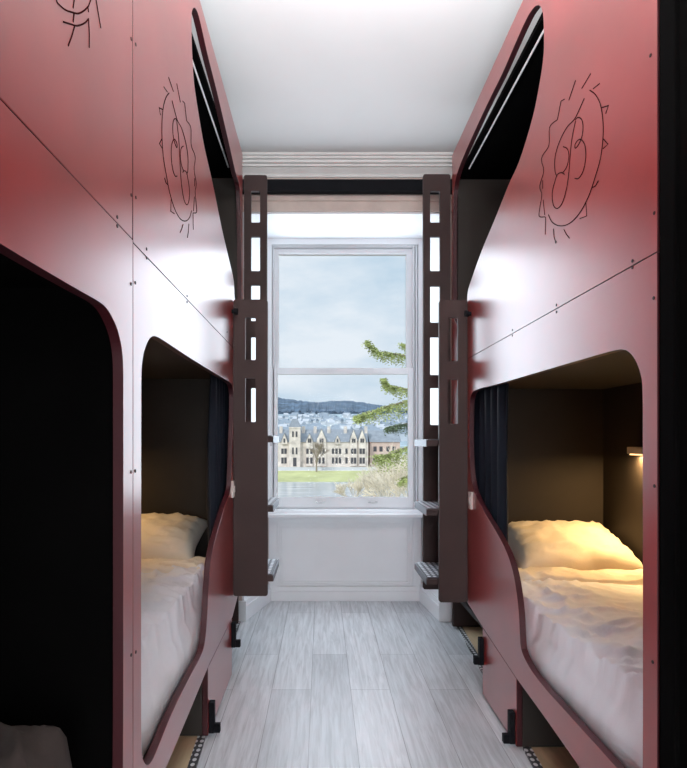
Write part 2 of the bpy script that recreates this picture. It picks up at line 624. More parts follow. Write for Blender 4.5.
RING = [  # strokes of the carved sun ring, in a 404 x 768 drawing frame
    [(262, 122), (285, 140), (305, 180), (315, 240), (316, 310), (305, 400), (285, 470), (258, 550), (220, 620), (180, 660), (140, 670), (110, 655), (95, 625)],
    [(160, 158), (146, 166), (132, 240)], [(132, 240), (100, 272), (97, 345), (72, 385), (67, 405), (76, 450), (60, 510), (68, 545), (60, 600), (57, 630), (82, 634)],
    [(84, 635), (82, 705)], [(115, 682), (118, 715), (125, 740)], [(158, 685), (168, 705), (180, 720)],
    [(266, 55), (230, 115)], [(205, 82), (178, 162)], [(240, 155), (215, 212)], [(302, 95), (276, 116)],
    [(215, 212), (200, 240), (170, 272), (140, 330), (122, 392), (122, 452), (130, 470)],
    [(203, 242), (215, 232), (230, 242), (235, 272), (230, 312), (215, 345), (203, 356), (204, 338), (222, 320), (240, 338), (246, 370), (245, 405), (235, 450), (217, 478), (202, 478)],
    [(205, 245), (190, 320), (182, 400), (176, 470), (166, 530), (150, 580), (130, 600), (115, 585), (111, 535), (124, 482), (132, 462), (148, 455), (160, 462)],
    [(155, 350), (172, 360), (178, 390), (170, 430), (153, 456)],
    [(312, 192), (338, 184), (327, 216)], [(318, 320), (336, 340), (316, 358)], [(297, 488), (286, 508), (270, 517)], [(246, 572), (250, 630), (222, 640)],
    [(72, 486), (72, 520)], [(74, 565), (80, 626)],
]


def strokes_mesh(strokes, to3, r=0.0017, smooth=True):
    bm = nb()
    for s in strokes:
        pts = catmull(s, 4, closed=False) if (smooth and len(s) > 4) else s
        tube(bm, [to3(*p) for p in pts], r, 5)
    return bm


def disc(bm, c, ax, r, h, seg=8):
    tube(bm, [c, Vector(c) + Vector(ax) * h], r, seg)


def bunk(side, Y0, Y1, top, seam, upper_open, lower_open, bottom, emblem, label, door=None, dz=0.0, switch=None, knob=None, screws=(), inner='inner'):
    xf = XR if side > 0 else XL
    T = 0.024
    X3 = lambda y, z: Vector((xf, y, z))
    out = Vector((side * T, 0, 0))
    D = 0.875
    xb = xf + side * D
    root = thing('bunk_bed', label, 'bunk bed', (xf + side * 0.45, (Y0 + Y1) / 2, 0), 'boxed red bunk beds')
    g = 0.0012
    up = obj('upper_panel', plate([(Y0, seam + g), (Y1, seam + g), (Y1, top), (Y0, top)], [upper_open] if upper_open else [], X3, out), [M['red'], M['rededge']], root, bevel=0.003)
    if emblem:
        e = obj('engraved_emblem', emblem(X3), M['groove'], up)
        e['label'] = 'carved sun ring with looping knot inside'
    lo = obj('lower_panel', plate([(Y0, seam - g), (Y1, seam - g)] + bottom, [lower_open], X3, out), [M['red'], M['rededge']], root, bevel=0.003)
    # body boards
    xa, xi = xf + side * T, xb - side * 0.02
    sx = lambda u, v: (min(u, v), max(u, v))
    obj('back_board', bx(*sx(xb - side * 0.02, xb), Y0, Y1, 0.012, top - 0.06), M[inner], root)
    obj('end_board', bx(*sx(xa, xi), Y1 - 0.05, Y1 - 0.005, 0.33, top - 0.06), M[inner], root)
    obj('end_board', bx(*sx(xa, xi), Y0 + 0.004, Y0 + 0.022, 0.012, top - 0.06), M['black_and_shade'], root)
    obj('roof_board', bx(*sx(xa, xi), Y0 + 0.022, Y1 - 0.05, top - 0.16, top - 0.14), M['black_and_shade'], root)
    obj('bed_base', bx(*sx(xa, xi), Y0 + 0.022, Y1 - 0.05, 0.29, 0.32), M[inner], root)
    obj('bed_base', bx(*sx(xa, xi), Y0 + 0.022, Y1 - 0.05, seam - 0.13, seam + 0.01), M[inner], root)
    for zr in (top - 0.168, seam - 0.155):
        bm = nb()
        tube(bm, [(xf + side * 0.05, max(Y0 + 0.1, 0.2), zr), (xf + side * 0.05, Y1 - 0.2, zr)], 0.0042, 8)
        rl = obj('curtain_rail', bm, M['whitemetal'], root)
        rl['label'] = 'thin white curtain rail'
    for (y, z) in screws:
        bm = nb()
        disc(bm, (xf + side * 0.002, y, z), (-side, 0, 0), 0.0042, 0.0035)
        obj('screw', bm, M['screw'], root)
    if switch:
        y, z, wv, hv = switch
        s = obj('switch_plate', bx(*sx(xf - side * 0.012, xf), y - wv / 2, y + wv / 2, z - hv / 2, z + hv / 2), M['dirtywhite'], root, bevel=0.002)
        s['label'] = 'off-white switch plate'
        obj('rocker', bx(*sx(xf - side * 0.016, xf - side * 0.012), y - wv / 4, y + wv / 4, z - hv / 5, z + hv / 5), M['dirtywhite'], s)
    if knob:
        bm = nb()
        tube(bm, [(xf, knob[0], knob[1]), (xf - side * 0.012, knob[0], knob[1]), (xf - side * 0.014, knob[0], knob[1])], 0.010, 10)
        tube(bm, [(xf - side * 0.013, knob[0], knob[1]), (xf - side * 0.03, knob[0], knob[1])], 0.016, 12)
        obj('knob', bm, M['black'], root, smooth=False)
    if door:
        (ya, yb, z0, za, zb) = door
        d = obj('locker_door', plate([(ya, z0), (yb, z0), (yb, zb - 0.003), (ya, za - 0.003)], [], X3, out), [M['red'], M['rededge']], root, bevel=0.003)
        for yy, zz in ((yb - 0.012, 0.155), (ya + 0.028, 0.015)):
            bm = nb()
            box(bm, *sx(xf - side * 0.022, xf), yy - 0.016, yy + 0.016, zz, zz + 0.125)
            box(bm, *sx(xf - side * 0.045, xf - side * 0.02), yy - 0.012, yy + 0.012, zz, zz + 0.035)
            obj('latch', bm, M['black'], d, bevel=0.003)
        obj('locker_side', bx(*sx(xa, xi), ya + 0.002, ya + 0.02, 0.012, 0.285), M[inner], root)
        obj('locker_side', bx(*sx(xa, xi), yb - 0.02, yb - 0.002, 0.012, 0.285), M[inner], root)
    return root


def duvet_mesh(x_aisle, x_wall, y0, y1, zt, zb, seed, amp=1.0):
    """soft thick cover: rounded edges, wrinkles; closed"""
    bm = nb()
    nx, ny = 60, 120
    wx = x_wall - x_aisle
    grid = []
    base_z = {}
    for j in range(ny + 1):
        v = j / ny
        y = y0 + (y1 - y0) * v
        row = []
        for i in range(nx + 1):
            u = i / nx
            x = x_aisle + wx * u
            p = Vector((x * 3.1 + seed, y * 3.1, 0.3 * seed))
            wr = 0.020 * noise.noise(p) + 0.012 * noise.noise(p * 2.3 + Vector((9, 1, 0)))
            q = Vector((x * 8 + y * 7 + seed, y * 6 - x * 5, seed))
            rid = (1 - abs(noise.noise(q))) ** 4
            edge = math.exp(-((u * abs(wx)) / 0.26) ** 2)
            ed2 = math.exp(-((v * (y1 - y0)) / 0.22) ** 2)
            wr += (0.007 + 0.034 * edge + 0.020 * ed2) * rid * amp
            q2 = Vector((x * 17 - y * 9 + seed, y * 13 + x * 6, seed * 2))
            wr += (0.002 + 0.012 * edge + 0.010 * ed2) * (1 - abs(noise.noise(q2))) ** 5 * amp
            # gathered creases along the aisle edge
            wr += 0.004 * edge * math.sin(y * 31 + 4 * noise.noise(Vector((x * 4, y * 3, seed)))) * amp
            du = min(1, u * abs(wx) / 0.06)
            dv = min(1, v * (y1 - y0) / 0.09, (1 - v) * (y1 - y0) / 0.03)
            dw = min(1, (1 - u) * abs(wx) / 0.05)
            rnd = 1.0
            for d in (du, dv, dw):
                rnd *= (1 - (1 - d) ** 2.4) ** 0.5 if d < 1 else 1
            slump = min(1, u * abs(wx) / 0.34)
            rnd *= 1 - 0.55 * amp * (1 - slump) ** 1.6 * min(1, (1 - v) * 2.2 + 0.25)
            zl = zb if (u * abs(wx) < 0.046 or v * (y1 - y0) < 0.036) else max(zb, zt - 0.064)
            base_z[(i, j)] = zl
            z = zl + (zt - zl + wr) * rnd
            row.append(bm.verts.new((x, y, max(z, zl + 0.003))))
        grid.append(row)
    for j in range(ny):
        for i in range(nx):
            bm.faces.new((grid[j][i], grid[j][i + 1], grid[j + 1][i + 1], grid[j + 1][i]))
    # underside
    low = [[(grid[j][i] if i in (0, nx) or j in (0, ny) else bm.verts.new((grid[j][i].co.x, grid[j][i].co.y, base_z[(i, j)]))) for i in range(nx + 1)] for j in range(ny + 1)]
    for j in range(ny):
        for i in range(nx):
            bm.faces.new((low[j][i], low[j + 1][i], low[j + 1][i + 1], low[j][i + 1]))
    return bm


def pillow_mesh(c, hx, hy, hz, tilt, seed):
    bm = nb()
    n = 30
    tops, bots = [], []
    rot = Matrix.Rotation(tilt, 4, 'X')
    for sgn, store in ((1, tops), (-1, bots)):
        for j in range(n + 1):
            row = []
            for i in range(n + 1):
                u, v = -1 + 2 * i / n, -1 + 2 * j / n
                h = max(0, (1 - abs(u) ** 3.2)) ** 0.5 * max(0, (1 - abs(v) ** 3.0)) ** 0.5
                pin = 1 - 0.07 * (1 - v * v) * abs(u) ** 3, 1 - 0.07 * (1 - u * u) * abs(v) ** 3
                q = Vector((u * 3 + seed, v * 3, sgn * 3))
                wv = 0.14 * noise.noise(q) + 0.34 * (1 - abs(noise.noise(q * 1.7))) ** 5 * (u * u + v * v) * 0.5
                p = Vector((u * hx * pin[0], v * hy * pin[1], sgn * hz * h * (1 + (wv if sgn > 0 else 0))))
                if sgn > 0:
                    p.z += (0.008 * noise.noise(q * 2.5) + 0.010 * (1 - abs(noise.noise(q * 3.3))) ** 6) * h
                p = rot @ p + Vector(c)
                row.append(p)
            store.append(row)
    vt = [[bm.verts.new(p) for p in r] for r in tops]
    vb = [[(vt[j][i] if i in (0, n) or j in (0, n) else bm.verts.new(bots[j][i])) for i in range(n + 1)] for j in range(n + 1)]
    for j in range(n):
        for i in range(n):
            bm.faces.new((vt[j][i], vt[j][i + 1], vt[j + 1][i + 1], vt[j + 1][i]))
            bm.faces.new((vb[j][i], vb[j + 1][i], vb[j + 1][i + 1], vb[j][i + 1]))
    return bm


def curtain_mesh(x, y0, y1, z0, z1, folds, amp, seed, side):
    bm = nb()
    nu, nv = folds * 12, 26
    rows = []
    for j in range(nv + 1):
        v = j / nv
        row = []
        for i in range(nu + 1):
            u = i / nu
            y = y0 + (y1 - y0) * u + 0.012 * (1 - v) * noise.noise(Vector((u * 5, v * 2, seed)))
            a = amp * (0.6 + 0.5 * noise.noise(Vector((u * 3 + seed, v * 1.2, 1))))
            xx = x + side * (a * (1 + math.sin(u * folds * 2 * math.pi + 0.6 * noise.noise(Vector((u * 4, v * 2, seed)))) ))
            row.append(bm.verts.new((xx, y, z0 + (z1 - z0) * v)))
        rows.append(row)
    for j in range(nv):
        for i in range(nu):
            bm.faces.new((rows[j][i], rows[j][i + 1], rows[j + 1][i + 1], rows[j + 1][i]))
    return bm


# ---- right bunk
PR, PL = mapper(1), mapper(-1)
up_R = [PR(*p) for p in [(539, 5.4), (534, 7.4), (526.6, 18.6), (514.3, 45.8), (501.9, 74.3), (489.5, 99.5), (477.1, 126), (464.8, 153.5), (457, 174), (454, 190), (453.2, 215), (452.9, 247),
                         (452.9, 298), (454.5, 318), (459, 326), (464, 320), (466.6, 309), (467.8, 291.5), (471.7, 278.4), (482, 249.8), (495, 218.5), (508.5, 184.7), (519.2, 160.9),
                         (532.8, 116.3), (540.2, 79.2), (543.5, 54.5), (543.8, 32.2), (543, 14.9), (541.5, 8.7)]]
lo_R = [PR(*p) for p in [(625.8, 350.1), (616.6, 350), (587.6, 357.9), (541.7, 371.2), (495.9, 384.6), (474.5, 390.6), (470.6, 397), (469.6, 410), (469.3, 431.7), (469.9, 462.3), (471.6, 480), (474.8, 493),
                         (485.5, 514), (496.9, 533), (507, 553), (513, 572), (516.8, 594), (519, 615), (519.8, 632), (521.2, 649), (527.6, 664), (540, 682), (570, 716), (600, 749), (617, 768),
                         (632, 784), (638, 787), (641.5, 780), (642.6, 760), (642.8, 600), (642.6, 462), (642.3, 387), (639.5, 370.6), (633.4, 356.8)]]
bot_R = [(3.37, 0.375), (3.02, 0.362), PR(483, 627.5), PR(516, 677.5), PR(548, 722), PR(580, 768), (1.307, 0.235)]
emR = lambda q: strokes_mesh([[PR(525 + a / 4.04, 60 + b / 4.04) for a, b in s] for s in RING], q)
scrR = [PR(*p) for p in [(632.6, 261), (632.6, 267.5), (556.5, 305), (556.5, 312), (512.5, 330), (512.5, 335.5), (650.7, 55.5), (654, 298), (654.5, 213), (654.7, 486), (653, 662), (556, 242)]]
bunk(1, 1.307, 3.37, 2.857, 1.626, catmull(up_R, 4), catmull(lo_R, 4), bot_R, emR,
     'red bunk bed along the right wall, its lower berth lit warm', door=(PR(516.5, 0)[0], PR(482.5, 0)[0], 0.012, PR(516, 677.5)[1], PR(483, 627.5)[1]),
     switch=(2.925, 0.90, 0.05, 0.085), knob=(2.94, 1.845), screws=scrR)
# ---- far left bunk
up_L = [PL(*p) for p in [(193.6, 8), (191.9, 13), (191.6, 24), (191.8, 38), (192.3, 54), (194.1, 82), (198.1, 110), (204.3, 146), (212.5, 182), (222, 229), (229.9, 262.8), (233.8, 281), (234.6, 297), (236.3, 312),
                         (239, 314), (241, 309), (241.6, 297), (241.2, 250), (240.6, 208), (239.4, 186), (236, 174), (231.6, 155), (226.2, 131), (216.9, 91.4), (207.5, 54), (199.3, 18), (196.3, 9.5)]]
lo_L = [PL(*p) for p in [(141.4, 390), (141.5, 377), (141.9, 367), (144, 353), (147.5, 342.7), (151, 337.5), (154.8, 336.2), (160.5, 338.6), (191.1, 358.6), (217.3, 374.6), (229.5, 382.3), (232.6, 387.2), (233.5, 397),
                         (233.3, 420), (232.5, 444), (231.7, 470), (230.2, 490), (224.8, 506), (219, 526), (213.2, 548), (210.3, 565), (208.2, 594), (206.9, 620), (204.8, 642), (201.6, 654), (187.6, 681), (171.9, 713.4),
                         (156.8, 750), (151.8, 761), (147.5, 765), (143.5, 760), (141.6, 746), (141.3, 700), (141.3, 500)]]
bot_L = [(3.353, 0.40), (3.13, 0.345), PL(232.5, 617), PL(209.4, 664), PL(190, 711), PL(170, 759), (1.41, 0.225)]
emL = lambda q: strokes_mesh([[(PR(525 + a / 4.04, 60 + b / 4.04)[0] + 0.105, PR(525 + a / 4.04, 60 + b / 4.04)[1] + 0.055) for a, b in s] for s in RING], q)
scrL = [PL(*p) for p in [(146.5, 249), (146.5, 258), (187, 296), (187, 302), (135.6, 44.5), (135.6, 197.5), (135.2, 282.8), (135.2, 471), (135.6, 652), (227, 332)]]
bunk(-1, 1.4095, 3.353, 2.857, 1.682, catmull(up_L, 4), catmull(lo_L, 4), bot_L, emL,
     'red bunk bed along the left wall, the one nearer the window', door=(PL(208, 0)[0], PL(232, 0)[0], 0.012, PL(209.4, 664)[1], PL(232.5, 617)[1]), dz=0.05,
     switch=(2.955, 0.955, 0.05, 0.085), knob=(2.955, 1.86), screws=scrL)
# ---- near left bunk (only its far half reaches into the picture)
lo_N = [(0.05, 0.9), (0.055, 1.25), (0.085, 1.40), (0.16, 1.482), (0.30, 1.485)] + [PL(*p) for p in [(0, 243.3), (55.3, 276.5), (88.6, 295.6), (98, 301), (105.5, 307), (111.5, 316), (117.6, 330), (121.6, 347.3), (123.1, 364), (123.3, 400), (123.3, 600)]] + [
    (1.337, 0.45), (1.325, 0.37), (1.27, 0.335), (1.0, 0.335), (0.3, 0.335), (0.12, 0.345), (0.06, 0.42)]


def emN(q):
    z = lambda a, b: PL(50 + a / 11.45, b / 11.45)
    s = [[(500, -150), (525, 0), (553, 170), (580, 325)], [(440, 225), (449, 400), (447, 545)], [(280, 300), (245, 420), (205, 525)], [(275, 150), (262, 250)], [(268, -160), (275, 0), (262, 90)],
         [(80, 30), (170, 110), (250, 140), (320, 155), (390, 120), (440, 70)], [(150, 250), (230, 275), (310, 295), (400, 260), (440, 215)], [(430, 70), (440, 140)], [(80, 30), (50, -60), (60, -160)], [(440, 70), (470, -20), (480, -160)]]
    return strokes_mesh([[z(*p) for p in k] for k in s], q, 0.0016)


scrN = [PL(*p) for p in [(131, 39), (131, 195), (131, 284), (131, 472), (131, 655), (117, 217), (117, 226)]]
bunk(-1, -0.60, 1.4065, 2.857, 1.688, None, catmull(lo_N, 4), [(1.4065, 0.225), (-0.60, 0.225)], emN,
     'red bunk bed at the left, nearest the viewer, its lower berth coloured dark for shade', dz=0.05, inner='black_and_shade', screws=scrN)  # boards blackened so the berth's shade sits in their colour

# plywood plinths with patterned edging, under the bunks
for side, pts, lab in ((1, [(3.80, 0.872), (2.217, 0.779), (1.32, 0.728)], 'pale plywood sheet on the floor beneath the right bunk'),
                       (-1, [(3.84, -0.540), (2.129, -0.460), (-0.58, -0.345)], 'pale plywood sheet on the floor beneath the left bunks')):
    pl = thing('plywood_base', lab, 'floor sheet', (side * 1.0, 2.2, 0))
    xw = WR - 0.03 if side > 0 else WL + 0.03
    bm = nb()
    st = nb()
    for (ya, xa), (yb, xb) in zip(pts, pts[1:]):
        w_ = side * 0.032
        a = [(xa + w_, ya), (xb + w_, yb), (xw, yb), (xw, ya)]
        hexa(bm, [(x, y, 0.0005) for x, y in a], [(x, y, 0.008) for x, y in a])
        a = [(xa, ya), (xb, yb), (xb + w_, yb), (xa + w_, ya)]
        hexa(st, [(x, y, 0.0005) for x, y in a], [(x, y, 0.010) for x, y in a])
    obj('sheet', bm, M['plywood'], pl)
    e = obj('edging_strip', st, M['strip'], pl)
    e['label'] = 'black and white patterned edging strip'

# dark foot boards closing the bunk ends beside the recess
for side, x0, y0, lab in ((1, 0.838, 3.74, 'dark brown board standing on the floor beside the recess, right of the window'),
                          (-1, -0.545, 3.80, 'dark brown board standing on the floor beside the recess, left of the window')):
    x1 = WR - 0.04 if side > 0 else WL + 0.04
    o = obj('end_post', bx(min(x0, x1), max(x0, x1), y0 - 0.03, y0, 0.011, 1.9), M['brown'], bevel=0.003)
    origin_to(o, (x0, y0, 0))
    tag(o, lab, 'board')

# dark partition at the right edge
pt = thing('partition', 'black tall partition at the right edge, close to the viewer', 'partition', (1.2, 0.7, 0))
obj('board', bx(0.768, 0.80, 0.45, 1.300, 0.012, 2.95), M['black_and_shade'], pt)
obj('edge_post', bx(0.757, 0.80, 1.245, 1.3035, 0.012, 2.86), M['black_and_shade'], pt, bevel=0.004)


# ---- bedding
def bedding(side, Y0, Y1, zt, seed, where, fold=True):
    xf = XR if side > 0 else XL
    xa, xw = xf + side * 0.032, xf + side * 0.845
    zb = 0.326
    sx = lambda u, v: (min(u, v), max(u, v))
    m = obj('mattress', bx(*sx(xa + side * 0.05, xw - side * 0.01), Y0 + 0.07, Y1 - 0.06, zb, zt - 0.035), M['linen'], bevel=0.03)
    origin_to(m, ((xa + xw) / 2, (Y0 + Y1) / 2, zb))
    tag(m, 'white mattress under the duvet in the lower berth ' + where, 'mattress', 'mattresses in the lower berths')
    d = thing('duvet', 'rumpled white duvet on the bed in the lower berth ' + where, 'duvet', ((xa + xw) / 2, (Y0 + Y1) / 2, zt - 0.03), 'white duvets in the lower berths')
    yf = Y1 - 0.62
    obj('cover', duvet_mesh(xa, xw, Y0 + 0.03, yf, zt + 0.03, zb + 0.004, seed), M['linen'], d, smooth=True)
    if fold:
        bm = duvet_mesh(xa + side * 0.004, xw, yf - 0.10, yf + 0.17, zt + 0.050, zt - 0.06, seed + 3, 0.4)
        f = obj('turned_back_edge', bm, M['pillow'], d, smooth=True)
        f['label'] = 'turned back edge of the duvet'
    return d


bedding(1, 1.33, 3.32, 0.525, 2.0, 'at the right')
bedding(-1, 1.43, 3.30, 0.575, 7.0, 'at the left near the window')
p = obj('pillow', pillow_mesh((XR + 0.525, 3.055, 0.630), 0.315, 0.235, 0.10, R(17), 1.0), M['pillow'], smooth=True)
origin_to(p, (XR + 0.525, 3.055, 0.56))
tag(p, 'plump cream pillow in warm light in the right lower berth', 'pillow', 'pillows in the lower berths')
p = obj('pillow', pillow_mesh((XL - 0.50, 3.04, 0.678), 0.335, 0.225, 0.095, R(17), 5.0), M['pillow'], smooth=True)
origin_to(p, (XL - 0.50, 3.04, 0.60))
tag(p, 'cream pillow half in shadow in the left lower berth', 'pillow', 'pillows in the lower berths')
# near left bed
m = obj('mattress', bx(XL - 0.845, XL - 0.06, -0.55, 1.12, 0.322, 0.52), M['linen'], bevel=0.03)
origin_to(m, (XL - 0.45, 0.4, 0.322))
tag(m, 'mattress in the dark lower berth nearest the viewer', 'mattress', 'mattresses in the lower berths')
o = obj('duvet', duvet_mesh(XL - 0.05, XL - 0.845, -0.5, 1.20, 0.615, 0.521, 11.0), M['shaded_duvet'], smooth=True)
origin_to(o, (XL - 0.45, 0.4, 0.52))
tag(o, 'brown duvet end darkened for shade in the berth at the bottom left corner', 'duvet')

# ---- curtains
for side, x, y0, y1, z0, z1, lab in ((1, XR + 0.045, 2.56, 3.26, 0.60, 1.468, 'navy black curtain gathered at the far end of the right lower berth'),
                                     (-1, XL - 0.045, 2.72, 3.26, 0.66, 1.52, 'navy black curtain gathered at the far end of the left lower berth')):
    o = obj('curtain', curtain_mesh(x, y0, y1, z0, z1, 7, 0.022, side * 3.0, side), M['curtain'], smooth=True, recalc=False)
    md = o.modifiers.new('thick', 'SOLIDIFY')
    md.thickness = 0.003
    origin_to(o, (x, (y0 + y1) / 2, z0))
    tag(o, lab, 'curtain', 'berth curtains')

# ---- reading lights (warm bars on the long inner walls)
warm = (1.0, 0.62, 0.26)
M['warmdiff'] = emit('warm_lamp_diffuser', (1.0, 0.62, 0.28, 1), 2.5)
for side, xw, y0, y1, z, pw, lab in ((1, XR + 0.855, 2.68, 2.96, 1.135, 10.0, 'small pale reading light bar on the wall of the right lower berth'),
                                     (-1, XL - 0.855, 2.72, 3.00, 1.185, 3.5, 'small reading light bar on the wall of the left lower berth')):
    t = thing('reading_light', lab, 'lamp', (xw, (y0 + y1) / 2, z), 'berth reading lights')
    a, b = sorted((xw, xw - side * 0.055))
    obj('lamp_body', bx(a, b, y0, y1, z, z + 0.035), M['dirtywhite'], t, bevel=0.003)
    obj('diffuser', bx(a + 0.01, b - 0.01, y0 + 0.01, y1 - 0.01, z - 0.006, z), M['warmdiff'], t)
    l = light('reading_light_glow', 'AREA', (0, 0, -0.012), (0, 0, 0), pw, warm, shape='RECTANGLE', size=0.04, size_y=0.24)
    l.location = (-side * 0.028, 0, -0.012)
    l.parent = t


# ---- ladders
def ladder(side, fx0, fx1, fy, fz0, fz1, fslots, rx0, rx1, ry, rz0, rz1, rslots, tx, treads, label):
    t = thing('ladder', label, 'ladder', ((fx0 + fx1) / 2, (fy + ry) / 2, fz0), 'bunk ladders')
    to = lambda y: (lambda a, b: Vector((a, y, b)))
    s1 = obj('stringer', plate(rrect(min(fx0, fx1), max(fx0, fx1), fz0, fz1, 0.012), [rrect(*q, 0.006) for q in fslots], to(fy), (0, 0.022, 0)), M['brown'], t, bevel=0.003)
    s2 = obj('stringer', plate(rrect(min(rx0, rx1), max(rx0, rx1), rz0, rz1, 0.012), [rrect(*q, 0.006) for q in rslots], to(ry), (0, 0.022, 0)), M['brown'], t, bevel=0.003)
    for z in treads:
        bm = nb()
        xo = (fx1 if side > 0 else fx1) + side * -0.012
        a, b = sorted((tx, xo))
        box(bm, a, b, fy + 0.023, ry - 0.001, z - 0.028, z)
        tr = obj('tread', bm, M['brown'], t, bevel=0.004)
        gp = obj('grip_pad', bx(a + 0.004, b - 0.004, fy + 0.026, ry - 0.004, z, z + 0.004), M['tread'], tr)
        gp['label'] = 'black studded grip pad'
        a, b = sorted((tx, tx - side * 0.006))
        nose = obj('nosing', bx(a, b, fy + 0.023, ry - 0.001, z - 0.034, z + 0.002), M['darkmetal'], tr)
        obj('tread_end', bx(*sorted((tx - side * 0.004, tx + side * 0.05)), fy + 0.012, fy + 0.0225, z - 0.032, z - 0.004), M['brown'], tr)
    return t


def slots(xa, xb, Y, ys):
    return [(xof(xa, Y), xof(xb, Y), zof(y1, Y), zof(y0, Y)) for y0, y1 in ys]


TZ = (0.485, 0.845, 1.205)
ladder(1, xof(439.2, 3.0), 0.7535, 3.0, 0.365, 1.93, slots(448, 458, 3.0, [(317.5, 361), (379.5, 424)]),
       xof(423.2, 3.4), 0.7535, 3.4, 0.33, 2.765, slots(430.2, 440, 3.4, [(191, 222.5), (236.5, 271), (286, 322.5), (337, 375), (388, 425)]),
       0.548, TZ, 'dark brown board ladder with studded treads, right of the window')
ladder(-1, xof(267.6, 2.99), -0.4575, 2.99, 0.40, 1.93, slots(245.2, 255.6, 2.99, [(317.5, 360), (378, 422)]),
       xof(267, 3.4), -0.4575, 3.4, 0.36, 2.76, slots(251, 260, 3.4, [(191, 222.5), (236.5, 271), (285, 321), (337, 375), (388, 425)]),
       -0.258, tuple(z + 0.02 for z in TZ), 'dark brown board ladder with studded treads, left of the window')

# ---- made-up bowl, out of view, around the added ceiling fill lamp
t = thing('added_fill_bowl', 'added white bowl out of view overhead, holding the fill lamp', 'lamp', (0.15, 0.9, HT))
bm = nb()
tube(bm, [(0.15, 0.9, HT), (0.15, 0.9, HT - 0.03)], 0.06, 20)
for k in range(3):
    a = k * 2.094
    tube(bm, [(0.15, 0.9, HT - 0.03), (0.15 + 0.29 * math.cos(a), 0.9 + 0.29 * math.sin(a), 2.43)], 0.003, 5)
obj('added_bowl_hanger', bm, M['whitemetal'], t)
bm = nb()
pr = [(0.0, 2.33), (0.12, 2.335), (0.22, 2.36), (0.28, 2.40), (0.30, 2.44), (0.29, 2.44), (0.27, 2.405), (0.21, 2.37), (0.12, 2.345), (0.0, 2.341)]
rings = [[bm.verts.new((0.15 + r * math.cos(2 * math.pi * k / 28), 0.9 + r * math.sin(2 * math.pi * k / 28), z)) for k in range(28)] for r, z in pr[1:-1]]
for p, q in zip(rings, rings[1:]):
    for k in range(28):
        bm.faces.new((p[k], p[(k + 1) % 28], q[(k + 1) % 28], q[k]))
bm.faces.new(rings[0])
bm.faces.new(rings[-1])
obj('bowl', bm, M['whitemetal'], t, smooth=False)

# ------------------------------------------------------------------ outside
rnd = random.Random(5)
M['water'] = mat('river_water', (0.42, 0.46, 0.50, 1), 0.18, 0.25, 0.25, bump=0.5, bscale=0.8, stretch=(0.4, 1.6, 1))
M['grass'] = mat('spring_grass', (0.46, 0.47, 0.22, 1), 0.9, 0.2, 0.2)
M['earth'] = mat('bank_earth', (0.40, 0.36, 0.28, 1), 0.9, 0.2, 0.3)
M['paving'] = mat('pale_road', (0.68, 0.66, 0.62, 1), 0.8, 0.06, 0.3)
M['hill'] = mat('hazy_town_hillside', (0.32, 0.40, 0.45, 1), 0.95, 0.4, 0.05)  # pale blue of distance haze mixed into the base colour
M['forest'] = mat('hazy_forest_ridge', (0.085, 0.13, 0.19, 1), 0.95, 0.7, 0.03)  # haze tint painted into the ridge colour
M['stone'] = mat('pale_sandstone', (0.70, 0.635, 0.58, 1), 0.9, 0.22, 0.6)
M['stone_pink'] = mat('pinkish_sandstone', (0.62, 0.48, 0.42, 1), 0.9, 0.10, 0.5)
M['slate'] = mat('blue_grey_slate', (0.25, 0.28, 0.32, 1), 0.7, 0.15, 0.7)
M['pane_dark'] = mat('dark_pane', (0.09, 0.09, 0.10, 1), 0.3, 0.1, spec=0.2)
M['bark'] = mat('bark', (0.30, 0.25, 0.20, 1), 0.9, 0.2, 3)
M['twig'] = mat('pale_bare_twigs', (0.76, 0.70, 0.58, 1), 0.9, 0.25, 0.8)
M['needle'] = mat('yellow_green_needles', (0.42, 0.48, 0.18, 1), 0.7, 0.45, 5)
M['needle2'] = mat('dark_green_needles', (0.18, 0.24, 0.15, 1), 0.7, 0.4, 5)


def strip_surface(rows, x0, x1, nx=2, jag=0.0, seed=0):
    """ground running away from the house: rows of (Y, z)"""
    bm = nb()
    g = []
    for j, (y, z) in enumerate(rows):
        g.append([bm.verts.new((x0 + (x1 - x0) * i / nx, y, z + (jag * noise.noise(Vector((i * 0.9, j * 0.7, seed))) if 0 < j else 0))) for i in range(nx + 1)])
    for a, b in zip(g, g[1:]):
        for i in range(nx):
            bm.faces.new((a[i], a[i + 1], b[i + 1], b[i]))
    return bm


def ext(name, bm, m, label, cat, kind='structure'):
    o = obj(name, bm, m)
    o['kind'] = kind
    o['label'] = label
    return o


ext('garden_slope', strip_surface([(4.7, -3.2), (20, -4.2), (60, -7.0), (92, -8.6), (96, -9.0)], -80, 80), M['earth'], 'near river bank', 'ground')
ext('river', strip_surface([(95, -8.8), (143, -8.8)], -160, 160), M['water'], 'river', 'water')
ext('grass_bank', strip_surface([(141, -8.9), (146, -8.35), (166, -7.3)], -160, 160), M['grass'], 'grass bank across the river', 'grass', 'stuff')['category'] = 'grass'
ext('road', strip_surface([(166, -7.3), (172, -6.9), (200, -6.2), (240, -4.5)], -200, 200), M['paving'], 'pale road', 'road')
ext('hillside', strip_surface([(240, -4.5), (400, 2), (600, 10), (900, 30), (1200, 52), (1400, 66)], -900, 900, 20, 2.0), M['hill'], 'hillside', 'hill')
bm = nb()
ridge = [(150, 396), (240, 397), (262, 396), (278, 397.5), (290, 399.5), (303, 401), (318, 402.5), (330, 401), (345, 400.5), (360, 402), (380, 405), (395, 408), (410, 409.5), (440, 411), (520, 408)]
lo_, hi_, bk_ = [], [], []
dense = []
